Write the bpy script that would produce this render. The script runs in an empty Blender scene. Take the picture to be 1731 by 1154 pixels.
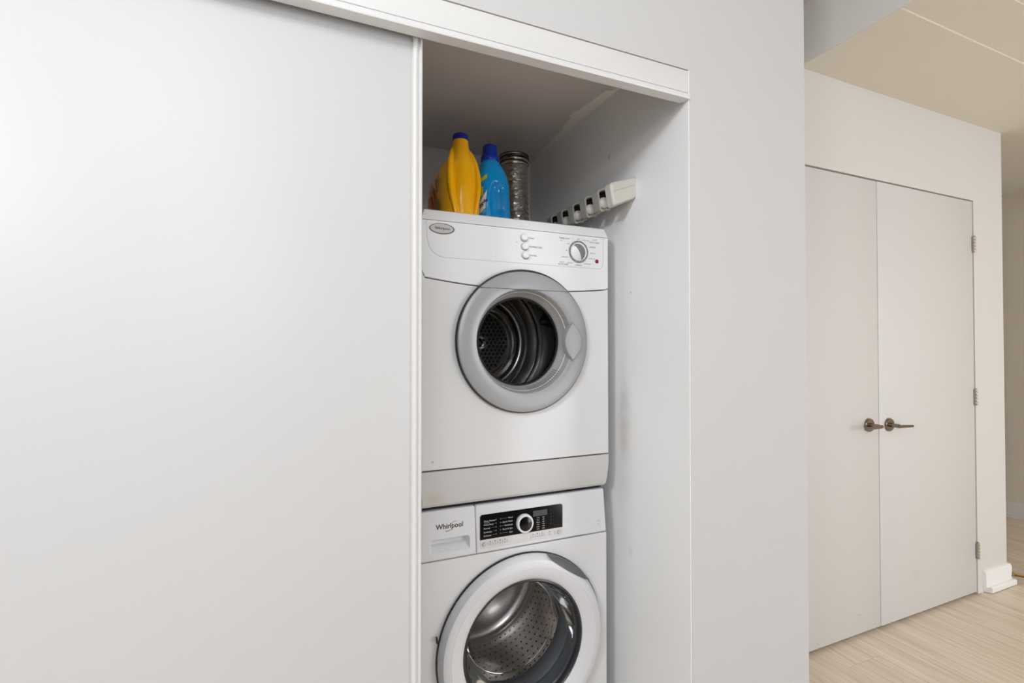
import bpy, bmesh, math, random
from mathutils import Vector, Matrix

random.seed(7)
PI = math.pi
SC = bpy.context.scene
COL = SC.collection

# ------------------------------------------------------------------ camera
cd = bpy.data.cameras.new('camera')
cd.sensor_width = 36.0
cd.lens = 805.7 / 1731 * 36
cam = bpy.data.objects.new('camera', cd)
COL.objects.link(cam)
cam.location = (0, 0, 1.30)
cam.rotation_euler = (PI / 2 + 0.01335, 0, -0.397376)
cd.clip_start = 0.02
SC.camera = cam

# ------------------------------------------------------------------ light
SC.view_settings.view_transform = 'Standard'
SC.view_settings.look = 'None'
SC.view_settings.gamma = 1
SC.view_settings.use_curve_mapping = False
SC.view_settings.exposure = 0.0

w = bpy.data.worlds.new('daylight')
SC.world = w
w.use_nodes = True
w.node_tree.nodes['Background'].inputs['Color'].default_value = (1.0, 1.0, 1.0, 1)
w.node_tree.nodes['Background'].inputs['Strength'].default_value = 0.05


def area(name, loc, target, size, power, color=(1, 1, 1), shape='DISK', size_y=None):
    l = bpy.data.lights.new(name, 'AREA')
    l.shape = shape
    l.size = size
    if size_y:
        l.size_y = size_y
    l.energy = power
    l.color = color
    o = bpy.data.objects.new(name, l)
    COL.objects.link(o)
    o.location = loc
    d = Vector(target) - Vector(loc)
    o.rotation_euler = d.to_track_quat('-Z', 'Y').to_euler()
    return o


# near room's ceiling lamps, then unseen fill lights added to brighten closet and hall
COOL = (0.935, 0.98, 1.055)
area('ceiling_lamp', (-2.0, -0.8, 2.68), (-0.6, 0.8, 1.2), 0.6, 52.0, COOL)
area('ceiling_lamp', (-0.4, -0.3, 2.66), (-0.3, 0.5, 1.2), 0.55, 8.0, COOL)
area('closet_fill', (-0.2, -1.6, 2.2), (0.5, 1.3, 1.4), 0.5, 15.0, COOL)  # unseen fill added to brighten the bottles and dryer front
area('hall_warm_fill', (3.0, -0.4, 2.44), (3.0, -0.4, 0), 0.5, 4.6, (1, .95, .86))  # unseen warm fill added for the hall's ambient tone
area('window_side_fill', (3.95, -2.8, 1.15), (3.3, 1.4, 0.1), 1.9, 74.0, (0.955, 0.985, 1.04), 'RECTANGLE', 2.0)  # unseen panel added to brighten the hall floor and doors
area('window_side_fill', (-2.4, -1.3, 1.5), (0.5, -0.2, 1.2), 1.8, 6.5, COOL, 'RECTANGLE', 1.6)  # unseen panel added to light left-facing surfaces
area('window_side_fill', (-0.5, -2.9, 1.4), (-0.5, 1, 1.2), 2.2, 14.0, COOL, 'RECTANGLE', 2.0)  # unseen panel behind the camera, added as soft frontal fill


# ------------------------------------------------------------------ materials
def lin(c):
    return tuple(((v / 255) / 12.92 if v / 255 <= 0.04045 else ((v / 255 + 0.055) / 1.055) ** 2.4) for v in c) + (1,)


def mat(name, rgb, rough=0.5, metal=0.0, vary=0.03, scale=6.0, bump=0.0, bscale=200.0, spec=0.5, coat=0.0, stretch=None):
    m = bpy.data.materials.new(name)
    m.use_nodes = True
    nt = m.node_tree
    b = nt.nodes['Principled BSDF']
    b.inputs['Roughness'].default_value = rough
    b.inputs['Metallic'].default_value = metal
    b.inputs['Specular IOR Level'].default_value = spec
    b.inputs['Coat Weight'].default_value = coat
    base = lin(rgb)
    tc = nt.nodes.new('ShaderNodeTexCoord')
    mp = nt.nodes.new('ShaderNodeMapping')
    nt.links.new(tc.outputs['Object'], mp.inputs['Vector'])
    if stretch:
        mp.inputs['Scale'].default_value = stretch
    n = nt.nodes.new('ShaderNodeTexNoise')
    n.inputs['Scale'].default_value = scale
    n.inputs['Detail'].default_value = 4
    nt.links.new(mp.outputs[0], n.inputs['Vector'])
    mx = nt.nodes.new('ShaderNodeMix')
    mx.data_type = 'RGBA'
    mx.inputs[6].default_value = tuple(max(0, v * (1 - vary)) for v in base[:3]) + (1,)
    mx.inputs[7].default_value = tuple(min(1, v * (1 + vary)) for v in base[:3]) + (1,)
    nt.links.new(n.outputs['Fac'], mx.inputs[0])
    nt.links.new(mx.outputs[2], b.inputs['Base Color'])
    if bump:
        n2 = nt.nodes.new('ShaderNodeTexNoise')
        n2.inputs['Scale'].default_value = bscale
        n2.inputs['Detail'].default_value = 2
        nt.links.new(mp.outputs[0], n2.inputs['Vector'])
        bp = nt.nodes.new('ShaderNodeBump')
        bp.inputs['Strength'].default_value = bump
        bp.inputs['Distance'].default_value = 0.002
        nt.links.new(n2.outputs['Fac'], bp.inputs['Height'])
        nt.links.new(bp.outputs[0], b.inputs['Normal'])
    m['mix'] = mx.name
    return m


def add_stains(m, spots, rgb):
    """soiled marks of their own on a wall: soft ellipses at places of the room (x, y, z, rx, ry, rz, strength)"""
    nt = m.node_tree
    b = nt.nodes['Principled BSDF']
    src = b.inputs['Base Color'].links[0].from_socket
    geo = nt.nodes.new('ShaderNodeNewGeometry')
    nz = nt.nodes.new('ShaderNodeTexNoise')
    nz.inputs['Scale'].default_value = 18
    nz.inputs['Detail'].default_value = 5
    nt.links.new(geo.outputs['Position'], nz.inputs['Vector'])
    for (x, y, z, rx, ry, rz, s) in spots:
        sub = nt.nodes.new('ShaderNodeVectorMath'); sub.operation = 'SUBTRACT'
        sub.inputs[1].default_value = (x, y, z)
        nt.links.new(geo.outputs['Position'], sub.inputs[0])
        dv = nt.nodes.new('ShaderNodeVectorMath'); dv.operation = 'DIVIDE'
        dv.inputs[1].default_value = (rx, ry, rz)
        nt.links.new(sub.outputs[0], dv.inputs[0])
        ln = nt.nodes.new('ShaderNodeVectorMath'); ln.operation = 'LENGTH'
        nt.links.new(dv.outputs[0], ln.inputs[0])
        mr = nt.nodes.new('ShaderNodeMapRange')
        mr.interpolation_type = 'SMOOTHSTEP'
        mr.inputs[1].default_value = 0.0
        mr.inputs[2].default_value = 1.0
        mr.inputs[3].default_value = s
        mr.inputs[4].default_value = 0.0
        nt.links.new(ln.outputs['Value'], mr.inputs[0])
        mu = nt.nodes.new('ShaderNodeMath'); mu.operation = 'MULTIPLY'
        nt.links.new(mr.outputs[0], mu.inputs[0])
        nt.links.new(nz.outputs['Fac'], mu.inputs[1])
        mx = nt.nodes.new('ShaderNodeMix'); mx.data_type = 'RGBA'
        mx.inputs[7].default_value = lin(rgb)
        nt.links.new(src, mx.inputs[6])
        nt.links.new(mu.outputs[0], mx.inputs[0])
        src = mx.outputs[2]
    nt.links.new(src, b.inputs['Base Color'])


def glass(name, tint=(0.9, 0.92, 0.93), ior=1.5, rough=0.0):
    m = bpy.data.materials.new(name)
    m.use_nodes = True
    nt = m.node_tree
    nt.nodes.clear()
    out = nt.nodes.new('ShaderNodeOutputMaterial')
    tr = nt.nodes.new('ShaderNodeBsdfTransparent')
    gl = nt.nodes.new('ShaderNodeBsdfGlossy')
    gl.inputs['Roughness'].default_value = rough
    nz = nt.nodes.new('ShaderNodeTexNoise')
    nz.inputs['Scale'].default_value = 4
    mx = nt.nodes.new('ShaderNodeMix'); mx.data_type = 'RGBA'
    mx.inputs[6].default_value = tint + (1,)
    mx.inputs[7].default_value = tuple(v * 0.96 for v in tint) + (1,)
    nt.links.new(nz.outputs['Fac'], mx.inputs[0])
    nt.links.new(mx.outputs[2], tr.inputs['Color'])
    fr = nt.nodes.new('ShaderNodeFresnel')
    fr.inputs['IOR'].default_value = ior
    ms = nt.nodes.new('ShaderNodeMixShader')
    nt.links.new(fr.outputs[0], ms.inputs[0])
    nt.links.new(tr.outputs[0], ms.inputs[1])
    nt.links.new(gl.outputs[0], ms.inputs[2])
    nt.links.new(ms.outputs[0], out.inputs['Surface'])
    return m


def wood(name):
    m = bpy.data.materials.new(name)
    m.use_nodes = True
    nt = m.node_tree
    b = nt.nodes['Principled BSDF']
    b.inputs['Roughness'].default_value = 0.42
    tc = nt.nodes.new('ShaderNodeTexCoord')
    oi = nt.nodes.new('ShaderNodeObjectInfo')
    ad = nt.nodes.new('ShaderNodeVectorMath'); ad.operation = 'ADD'
    sc = nt.nodes.new('ShaderNodeVectorMath'); sc.operation = 'SCALE'
    cb = nt.nodes.new('ShaderNodeCombineXYZ')
    nt.links.new(oi.outputs['Random'], cb.inputs[0])
    nt.links.new(oi.outputs['Random'], cb.inputs[1])
    nt.links.new(cb.outputs[0], sc.inputs[0])
    sc.inputs['Scale'].default_value = 37.0
    nt.links.new(tc.outputs['Object'], ad.inputs[0])
    nt.links.new(sc.outputs[0], ad.inputs[1])
    mp = nt.nodes.new('ShaderNodeMapping')
    mp.inputs['Scale'].default_value = (26, 1.3, 1)
    nt.links.new(ad.outputs[0], mp.inputs['Vector'])
    n1 = nt.nodes.new('ShaderNodeTexNoise')
    n1.inputs['Scale'].default_value = 1.4
    n1.inputs['Detail'].default_value = 6
    n1.inputs['Roughness'].default_value = 0.6
    n1.inputs['Distortion'].default_value = 0.6
    nt.links.new(mp.outputs[0], n1.inputs['Vector'])
    mp2 = nt.nodes.new('ShaderNodeMapping')
    mp2.inputs['Scale'].default_value = (150, 3.0, 1)
    nt.links.new(ad.outputs[0], mp2.inputs['Vector'])
    n2 = nt.nodes.new('ShaderNodeTexNoise')
    n2.inputs['Scale'].default_value = 1.0
    n2.inputs['Detail'].default_value = 3
    nt.links.new(mp2.outputs[0], n2.inputs['Vector'])
    r = nt.nodes.new('ShaderNodeValToRGB')
    r.color_ramp.elements[0].position = 0.3
    r.color_ramp.elements[0].color = lin((207, 189, 168))
    r.color_ramp.elements[1].position = 0.68
    r.color_ramp.elements[1].color = lin((236, 222, 204))
    e = r.color_ramp.elements.new(0.5)
    e.color = lin((222, 206, 186))
    nt.links.new(n1.outputs['Fac'], r.inputs[0])
    mx = nt.nodes.new('ShaderNodeMix'); mx.data_type = 'RGBA'; mx.blend_type = 'MULTIPLY'
    mr = nt.nodes.new('ShaderNodeMapRange')
    mr.inputs[1].default_value = 0.35; mr.inputs[2].default_value = 0.65
    mr.inputs[3].default_value = 0.93; mr.inputs[4].default_value = 1.04
    nt.links.new(n2.outputs['Fac'], mr.inputs[0])
    cc = nt.nodes.new('ShaderNodeCombineColor')
    for i in range(3):
        nt.links.new(mr.outputs[0], cc.inputs[i])
    mx.inputs[0].default_value = 1.0
    nt.links.new(r.outputs[0], mx.inputs[6])
    nt.links.new(cc.outputs[0], mx.inputs[7])
    nt.links.new(mx.outputs[2], b.inputs['Base Color'])
    return m


M = {}
M['wall'] = mat('wall_paint', (201, 201, 201), 0.6, vary=0.012, scale=3, bump=0.06, bscale=350)
M['closet'] = mat('closet_paint', (243, 243, 242), 0.6, vary=0.02, scale=4, bump=0.06, bscale=350)
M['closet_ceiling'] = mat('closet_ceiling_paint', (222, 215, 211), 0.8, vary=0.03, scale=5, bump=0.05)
M['patch'] = mat('filler_patch', (246, 243, 238), 0.8, vary=0.06, scale=30)
M['ceiling'] = mat('ceiling_paint', (226, 220, 206), 0.8, vary=0.012, scale=3, bump=0.05)
M['hall'] = mat('hall_paint', (218, 216, 212), 0.55, vary=0.012, scale=3, bump=0.05)
M['door'] = mat('door_paint', (214, 213, 211), 0.42, vary=0.012, scale=5, bump=0.03, bscale=120)
M['slide'] = mat('sliding_door_laminate', (203, 203, 203), 0.45, vary=0.008, scale=3)
M['trim'] = mat('trim_paint', (220, 220, 219), 0.35, vary=0.01, scale=8)
M['wood'] = wood('floor_wood')
M['enamel'] = mat('white_enamel', (226, 226, 226), 0.28, vary=0.008, scale=3)
M['enamel2'] = mat('white_plastic', (236, 236, 238), 0.33, vary=0.008, scale=3)
M['hall_warmlit'] = mat('hall_paint_warmlit', (222, 211, 194), 0.6, vary=0.012, scale=3, bump=0.05)  # hall paint with the warm light on this wall put into its colour
M['washer'] = mat('washer_plastic', (222, 222, 225), 0.3, vary=0.008, scale=3)
M['edge'] = mat('edge_band', (222, 212, 196), 0.5, vary=0.1, scale=20)
M['kick'] = mat('kick_enamel', (206, 205, 203), 0.3, vary=0.01, scale=3)
M['silver'] = mat('silver_plastic', (166, 167, 169), 0.42, metal=0.35, vary=0.015, scale=5)
M['bowl'] = mat('silver_bowl', (172, 171, 169), 0.42, metal=0.35, vary=0.02, scale=5)
M['black'] = mat('black_plastic', (16, 16, 17), 0.35, vary=0.1)
M['gloss_black'] = mat('black_gloss', (9, 9, 10), 0.12, vary=0.1)
M['steel'] = mat('drum_steel', (206, 200, 194), 0.26, metal=0.9, vary=0.12, scale=12, stretch=(1, 6, 1))
M['dark_steel'] = mat('dark_drum_steel', (150, 148, 147), 0.24, metal=1.0, vary=0.15, scale=12)
M['perf'] = mat('perforated_plate', (150, 142, 132), 0.35, metal=0.9, vary=0.2, scale=30)
M['hole'] = mat('hole_black', (8, 8, 8), 0.6, vary=0.1)
M['frame'] = mat('dark_frame', (50, 52, 54), 0.3, vary=0.05)
M['gasket'] = mat('grey_rubber', (80, 82, 84), 0.5, vary=0.05)
M['chrome'] = mat('chrome', (190, 190, 190), 0.12, metal=1.0, vary=0.03)
M['glass'] = glass('door_glass', (0.78, 0.79, 0.80), 1.16)
M['bowlglass'] = glass('bowl_glass', (0.88, 0.89, 0.90), 1.22)
M['grey'] = mat('grey_print', (96, 97, 99), 0.4, vary=0.02)
M['lightgrey'] = mat('light_grey_print', (160, 160, 162), 0.5, vary=0.02)
M['faint'] = mat('faint_print', (172, 172, 172), 0.4, vary=0.02)
M['faint2'] = mat('fainter_print', (208, 208, 208), 0.4, vary=0.02)
M['dial'] = mat('dial_grey', (132, 132, 134), 0.35, vary=0.02)
M['base'] = mat('baseboard_paint', (242, 242, 240), 0.35, vary=0.01)
M['dkgrey'] = mat('dark_print', (58, 58, 60), 0.5, vary=0.02)
M['whiteprint'] = mat('white_print', (205, 205, 205), 0.5, vary=0.02)
M['dimprint'] = mat('dim_print', (70, 70, 72), 0.5, vary=0.02)
M['lcd'] = mat('grey_display', (68, 69, 70), 0.25, vary=0.03)
M['strip'] = mat('key_strip', (214, 211, 210), 0.4, vary=0.02)
M['badge'] = mat('badge_face', (205, 204, 200), 0.3, metal=0.2, vary=0.05, scale=60)
M['badgerim'] = mat('badge_rim', (120, 120, 122), 0.3, metal=0.6, vary=0.05)
M['red'] = mat('red_lamp', (130, 12, 30), 0.25, vary=0.05)
M['redprint'] = mat('red_print', (150, 60, 50), 0.5, vary=0.05)
M['gold'] = mat('gold_print', (178, 150, 80), 0.35, metal=0.4, vary=0.05)
M['yellow'] = mat('yellow_plastic', (255, 182, 8), 0.16, vary=0.02, scale=5)
M['navy'] = mat('navy_plastic', (18, 32, 140), 0.35, vary=0.03)
M['blue'] = mat('blue_plastic', (8, 150, 218), 0.12, vary=0.03, scale=5)
M['capblue'] = mat('cap_blue', (12, 52, 170), 0.35, vary=0.03)
M['lime'] = mat('lime_print', (196, 196, 40), 0.4, vary=0.03)
M['green'] = mat('green_print', (70, 150, 40), 0.4, vary=0.1)
M['orangered'] = mat('orange_red_print', (205, 84, 30), 0.4, vary=0.1)
M['plum'] = mat('plum_print', (110, 60, 80), 0.4, vary=0.1)
M['labelwhite'] = mat('label_white', (226, 232, 240), 0.4, vary=0.03)
M['navyprint'] = mat('navy_print', (14, 26, 110), 0.4, vary=0.03)
M['skyprint'] = mat('sky_print', (90, 170, 225), 0.4, vary=0.03)
M['foil'] = mat('foil', (212, 206, 200), 0.30, metal=1.0, vary=0.25, scale=40, bump=0.9, bscale=70)
M['wire'] = mat('dark_wire', (70, 66, 62), 0.35, metal=0.9, vary=0.1)
M['putty'] = mat('putty_plastic', (206, 203, 192), 0.45, vary=0.02)
M['putty2'] = mat('putty_plastic_grey', (168, 166, 156), 0.5, vary=0.02)
M['rubber'] = mat('pale_rubber', (205, 198, 188), 0.5, vary=0.03)
M['nickel'] = mat('satin_nickel', (138, 126, 113), 0.24, metal=1.0, vary=0.05, scale=30)
M['hinge'] = mat('hinge_nickel', (182, 174, 162), 0.35, metal=0.8, vary=0.1, scale=60)
M['brass'] = mat('brass', (168, 140, 84), 0.3, metal=1.0, vary=0.05)
M['tip'] = mat('white_rubber_tip', (225, 225, 220), 0.5)

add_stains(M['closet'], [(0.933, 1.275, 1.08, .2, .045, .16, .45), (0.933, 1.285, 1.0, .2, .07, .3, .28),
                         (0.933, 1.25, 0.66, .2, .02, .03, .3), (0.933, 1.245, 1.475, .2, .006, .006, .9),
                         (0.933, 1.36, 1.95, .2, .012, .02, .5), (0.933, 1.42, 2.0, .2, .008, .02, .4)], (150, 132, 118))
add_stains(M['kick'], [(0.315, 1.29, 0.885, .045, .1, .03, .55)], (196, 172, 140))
add_stains(M['enamel'], [(0.306, 1.29, 0.987, .005, .1, .004, 1.4)], (60, 60, 66))
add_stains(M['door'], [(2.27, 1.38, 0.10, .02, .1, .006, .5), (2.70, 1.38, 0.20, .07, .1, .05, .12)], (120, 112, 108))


# ------------------------------------------------------------------ helpers
def finish(me, angle=35):
    me.shade_smooth()
    me.set_sharp_from_angle(angle=math.radians(angle))


def obj(name, me, m, parent=None, angle=35):
    if isinstance(me, bmesh.types.BMesh):
        b = me
        me = bpy.data.meshes.new(name)
        b.to_mesh(me)
        b.free()
    finish(me, angle)
    if isinstance(m, (list, tuple)):
        for k in m:
            me.materials.append(k)
    else:
        me.materials.append(m)
    o = bpy.data.objects.new(name, me)
    COL.objects.link(o)
    if parent:
        o.parent = parent
        if parent.type == 'EMPTY':
            o.matrix_parent_inverse = Matrix.Translation(-parent.location)
    return o


def tag(o, label=None, cat=None, group=None, kind=None):
    if label: o['label'] = label
    if cat: o['category'] = cat
    if group: o['group'] = group
    if kind: o['kind'] = kind
    return o


def thing(name, loc, label, cat, group=None):
    o = bpy.data.objects.new(name, None)
    o.empty_display_size = 0.05
    COL.objects.link(o)
    o.location = loc
    return tag(o, label, cat, group)


def struct(name, me, m, label=None):
    return tag(obj(name, me, m), label, kind='structure')


def add_box(bm, x0, x1, y0, y1, z0, z1):
    vs = [bm.verts.new((x, y, z)) for x in (x0, x1) for y in (y0, y1) for z in (z0, z1)]
    fs = []
    for f in ((0, 1, 3, 2), (4, 6, 7, 5), (0, 4, 5, 1), (2, 3, 7, 6), (0, 2, 6, 4), (1, 5, 7, 3)):
        fs.append(bm.faces.new([vs[i] for i in f]))
    return fs


def boxes(*bs, bevel=0.0, seg=2):
    bm = bmesh.new()
    for b in bs:
        add_box(bm, *b)
    bmesh.ops.recalc_face_normals(bm, faces=bm.faces[:])
    if bevel:
        bmesh.ops.bevel(bm, geom=bm.edges[:], offset=bevel, segments=seg, profile=0.5, affect='EDGES')
    return bm


def lathe(profile, cx, cy, axis='Y', seg=64, c2=None):
    """revolve (radius, along) pairs; axis Y: centre (cx, cy) = (x, z); axis Z: centre (x, y)"""
    bm = bmesh.new()
    rings = []
    for r, a in profile:
        if r < 1e-6:
            rings.append([bm.verts.new((cx, a, cy) if axis == 'Y' else (cx, cy, a))])
        else:
            rg = []
            for i in range(seg):
                t = 2 * PI * i / seg
                u, v = cx + r * math.cos(t), cy + r * math.sin(t)
                rg.append(bm.verts.new((u, a, v) if axis == 'Y' else (u, v, a)))
            rings.append(rg)
    for A, B in zip(rings, rings[1:]):
        for i in range(seg):
            j = (i + 1) % seg
            if len(A) == 1 and len(B) == 1:
                continue
            if len(A) == 1:
                bm.faces.new((A[0], B[i], B[j]))
            elif len(B) == 1:
                bm.faces.new((A[i], A[j], B[0]))
            else:
                bm.faces.new((A[i], A[j], B[j], B[i]))
    bmesh.ops.recalc_face_normals(bm, faces=bm.faces[:])
    return bm


def loft(secs, cap=True):
    bm = bmesh.new()
    rs = [[bm.verts.new(p) for p in s] for s in secs]
    n = len(secs[0])
    for A, B in zip(rs, rs[1:]):
        for i in range(n):
            j = (i + 1) % n
            bm.faces.new((A[i], A[j], B[j], B[i]))
    if cap:
        bm.faces.new(rs[0][::-1])
        bm.faces.new(rs[-1])
    bmesh.ops.recalc_face_normals(bm, faces=bm.faces[:])
    return bm


def join(*bms):
    out = bmesh.new()
    for b in bms:
        me = bpy.data.meshes.new('t')
        b.to_mesh(me)
        b.free()
        out.from_mesh(me)
        bpy.data.meshes.remove(me)
    return out


def tube(pts, r, seg=10, closed=False):
    """sweep a circle along pts; r a number or a list"""
    P = [Vector(p) for p in pts]
    n = len(P)
    secs = []
    up = Vector((0, 0, 1))
    for i, p in enumerate(P):
        if closed:
            t = P[(i + 1) % n] - P[i - 1]
        else:
            t = P[min(i + 1, n - 1)] - P[max(i - 1, 0)]
        t.normalize()
        a = t.cross(up)
        if a.length < 1e-3:
            a = t.cross(Vector((0, 1, 0)))
        a.normalize()
        b = t.cross(a)
        rr = r[i] if isinstance(r, (list, tuple)) else r
        secs.append([p + a * (rr * math.cos(2 * PI * k / seg)) + b * (rr * math.sin(2 * PI * k / seg)) for k in range(seg)])
    if closed:
        secs.append(secs[0])
        bm = loft(secs, cap=False)
        bmesh.ops.remove_doubles(bm, verts=bm.verts[:], dist=1e-6)
        return bm
    return loft(secs)


def evaluated(ob):
    dg = bpy.context.evaluated_depsgraph_get()
    dg.update()
    me = bpy.data.meshes.new_from_object(ob.evaluated_get(dg))
    d = ob.data
    bpy.data.objects.remove(ob)
    if isinstance(d, bpy.types.Curve):
        bpy.data.curves.remove(d)
    elif isinstance(d, bpy.types.Mesh):
        bpy.data.meshes.remove(d)
    me.materials.clear()
    return me


def plate(outlines, y, thick, bevel=0.0, fmap=None):
    """flat plate standing in the XZ plane, front at y (towards the room), outlines in (x, z), later ones are holes"""
    cu = bpy.data.curves.new('c', 'CURVE')
    cu.dimensions = '2D'
    cu.fill_mode = 'BOTH'
    cu.extrude = max(thick / 2 - bevel, 0)
    cu.bevel_depth = bevel
    cu.bevel_resolution = 2
    cu.offset = -bevel
    for ol in outlines:
        sp = cu.splines.new('POLY')
        sp.points.add(len(ol) - 1)
        for p, (u, v) in zip(sp.points, ol):
            p.co = (u, v, 0, 1)
        sp.use_cyclic_u = True
    ob = bpy.data.objects.new('c', cu)
    COL.objects.link(ob)
    me = evaluated(ob)
    for v in me.vertices:
        u, vv, ww = v.co
        p = Vector((u, y + thick / 2 - ww, vv))
        v.co = fmap(p) if fmap else p
    return me


def circle(cx, cz, r, n=64, rz=None):
    rz = rz or r
    return [(cx + r * math.cos(2 * PI * i / n), cz + rz * math.sin(2 * PI * i / n)) for i in range(n)]


def rrect(x0, x1, z0, z1, r, n=6):
    rr = r if isinstance(r, (list, tuple)) else (r, r, r, r)   # bl, br, tr, tl
    out = []
    for (cx, cz, a0, q) in ((x0, z0, PI, 0), (x1, z0, 1.5 * PI, 1), (x1, z1, 0, 2), (x0, z1, .5 * PI, 3)):
        R = rr[q]
        ox = cx + (R if cx == x0 else -R)
        oz = cz + (R if cz == z0 else -R)
        for i in range(n + 1):
            t = a0 + (PI / 2) * i / n
            out.append((ox + R * math.cos(t), oz + R * math.sin(t)))
    return out


def text_mesh(items, y, fmap=None, bold=0.0):
    """flat lettering standing in the XZ plane: (string, x, z, size, align)"""
    bm = bmesh.new()
    for s, x, z, size, al in items:
        cu = bpy.data.curves.new('t', 'FONT')
        cu.body = s
        cu.size = size
        cu.align_x = al
        cu.align_y = 'CENTER'
        cu.fill_mode = 'FRONT'
        cu.resolution_u = 2
        cu.offset = bold
        ob = bpy.data.objects.new('t', cu)
        COL.objects.link(ob)
        me = evaluated(ob)
        for v in me.vertices:
            p = Vector((x + v.co.x, y, z + v.co.y))
            v.co = fmap(p) if fmap else p
        bm.from_mesh(me)
        bpy.data.meshes.remove(me)
    return bm


def flats(rects, y, fmap=None):
    """flat printed bars and shapes: lists of (x, z) outlines"""
    bm = bmesh.new()
    for ol in rects:
        vs = []
        for u, v in ol:
            p = Vector((u, y, v))
            vs.append(bm.verts.new(fmap(p) if fmap else p))
        bm.faces.new(vs)
    return bm


def bar(x0, x1, z0, z1):
    return [(x0, z0), (x1, z0), (x1, z1), (x0, z1)]


def arc(cx, cz, rx, rz, a0, a1, wd, rot=0.0, n=18):
    o, i2 = [], []
    for k in range(n + 1):
        t = math.radians(a0 + (a1 - a0) * k / n)
        tp = wd * (0.25 + 0.75 * math.sin(PI * k / n))
        for lst, d in ((o, tp / 2), (i2, -tp / 2)):
            x, z = (rx + d) * math.cos(t), (rz + d) * math.sin(t)
            lst.append((cx + x * math.cos(rot) - z * math.sin(rot), cz + x * math.sin(rot) + z * math.cos(rot)))
    return o + i2[::-1]


# ================================================================== SETTING
YF = 0.989       # face of the closet wall
XR = 0.933       # right side of the closet
XP = 1.385       # right end of that wall
YB = 1.385       # wall with the double door
ZC = 2.75        # ceiling of the near room
ZS = 2.497       # dropped ceiling over the hall
XH = 3.545       # outer corner of the double door wall
XE = 4.98        # far right wall

fl = struct('floor', boxes((-2.6, XE + .1, -3.2, 6.1, -0.10, -0.012)), M['wood'], 'pale wood plank floor')
# planks of the part of the floor in view
pw = 0.187
x_ref = 2.029
plank_mesh = {}


def plank(x, y0, L):
    key = round(L, 3)
    if key not in plank_mesh:
        bm = boxes((-pw / 2 + .0004, pw / 2 - .0004, -L / 2 + .0004, L / 2 - .0004, -0.012, 0), bevel=0.0008, seg=1)
        o = obj('plank', bm, M['wood'], fl)
        plank_mesh[key] = o.data
    else:
        o = bpy.data.objects.new('plank', plank_mesh[key])
        COL.objects.link(o)
        o.parent = fl
    o.location = (x, y0 + L / 2, 0)


k = -4
while x_ref + k * pw < XE - 0.02:
    xc = x_ref + (k + .5) * pw
    off = 1.275 if k == 0 else .20 - (k % 3) * .27
    y = off - 1.83 * 2
    while y < 6.0:
        if y + 1.83 > -0.6 and (y < 1.40 or xc > XH - .1):
            L = min(1.83, 6.0 - y)
            if L > .05:
                plank(xc, y, L)
        y += 1.83
    k += 1

# closet wall with its opening
struct('wall_front', boxes((-2.6, XP, YF, YF + .08, 2.047, ZC), (-2.6, -0.95, YF, YF + .08, 0, 2.047),
                           (XR, XP, YF, YB, 0, 2.047), (XP - .45, XP, YF + .08, YB, 2.047, ZC), (XR, XR + .1, YB, 2.0, 0, 2.2)), M['wall'],
       'white wall around the laundry closet')
struct('wall_closet_right', boxes((XR - .003, XR, YF + .0015, 2.0, 0, 2.155)), M['closet'], 'right inside wall of the laundry closet')
struct('wall_closet_back', boxes((-1.0, XR, 2.0, 2.08, 0, 2.2)), M['closet'], 'back wall of the laundry closet')
struct('wall_closet_left', boxes((-1.03, -0.95, YF + .08, 2.0, 0, 2.2)), M['closet'], 'left inside wall of the laundry closet')
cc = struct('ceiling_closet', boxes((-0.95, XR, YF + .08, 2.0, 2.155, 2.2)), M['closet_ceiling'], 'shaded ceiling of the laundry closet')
# filler smeared along the joint of closet ceiling and wall
pl = [(.930, 1.12), (.905, 1.26), (.919, 1.29), (.926, 1.30), (.912, 1.325), (.898, 1.33), (.892, 1.37), (.888, 1.43), (.882, 1.47), (.872, 1.50),
      (.868, 1.525), (.880, 1.535), (.886, 1.55), (.884, 1.60), (.892, 1.615), (.902, 1.64), (.900, 1.70), (.908, 1.75), (.912, 1.82), (.921, 1.9), (.930, 1.93)]
bm = bmesh.new()
top = [bm.verts.new((x, y, 2.155)) for x, y in pl]
bot = [bm.verts.new((x + (.003 if 0 < i < len(pl) - 1 else 0), y, 2.1535)) for i, (x, y) in enumerate(pl)]
for i in range(len(pl)):
    j = (i + 1) % len(pl)
    bm.faces.new((top[i], top[j], bot[j], bot[i]))
bm.faces.new(bot[::-1])
bmesh.ops.recalc_face_normals(bm, faces=bm.faces[:])
obj('filler_patch', bm, M['patch'], cc)

# header over the sliding doors
hd = struct('trim_1', boxes((-0.95, XR - .0045, YF + .002, YF + .018, 1.9865, 2.0455), bevel=.0012), M['trim'], 'white header board over the sliding closet door')
prof = [(0.019, 1.9862), (0.0045, 1.9862), (0.0040, 1.9838), (0.0020, 1.9818), (-0.003, 1.9800), (-0.0052, 1.9775), (-0.0055, 1.9685), (-0.0042, 1.9665), (0.019, 1.9665)]
obj('rail_lip', loft([[(x, YF + d, z) for d, z in prof] for x in (-0.95, XR - .003)]), M['trim'], hd, angle=50)
obj('rail_web', boxes((-0.95, XR - .006, YF + .020, YF + .026, 1.9675, 2.045)), M['trim'], hd)

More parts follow.
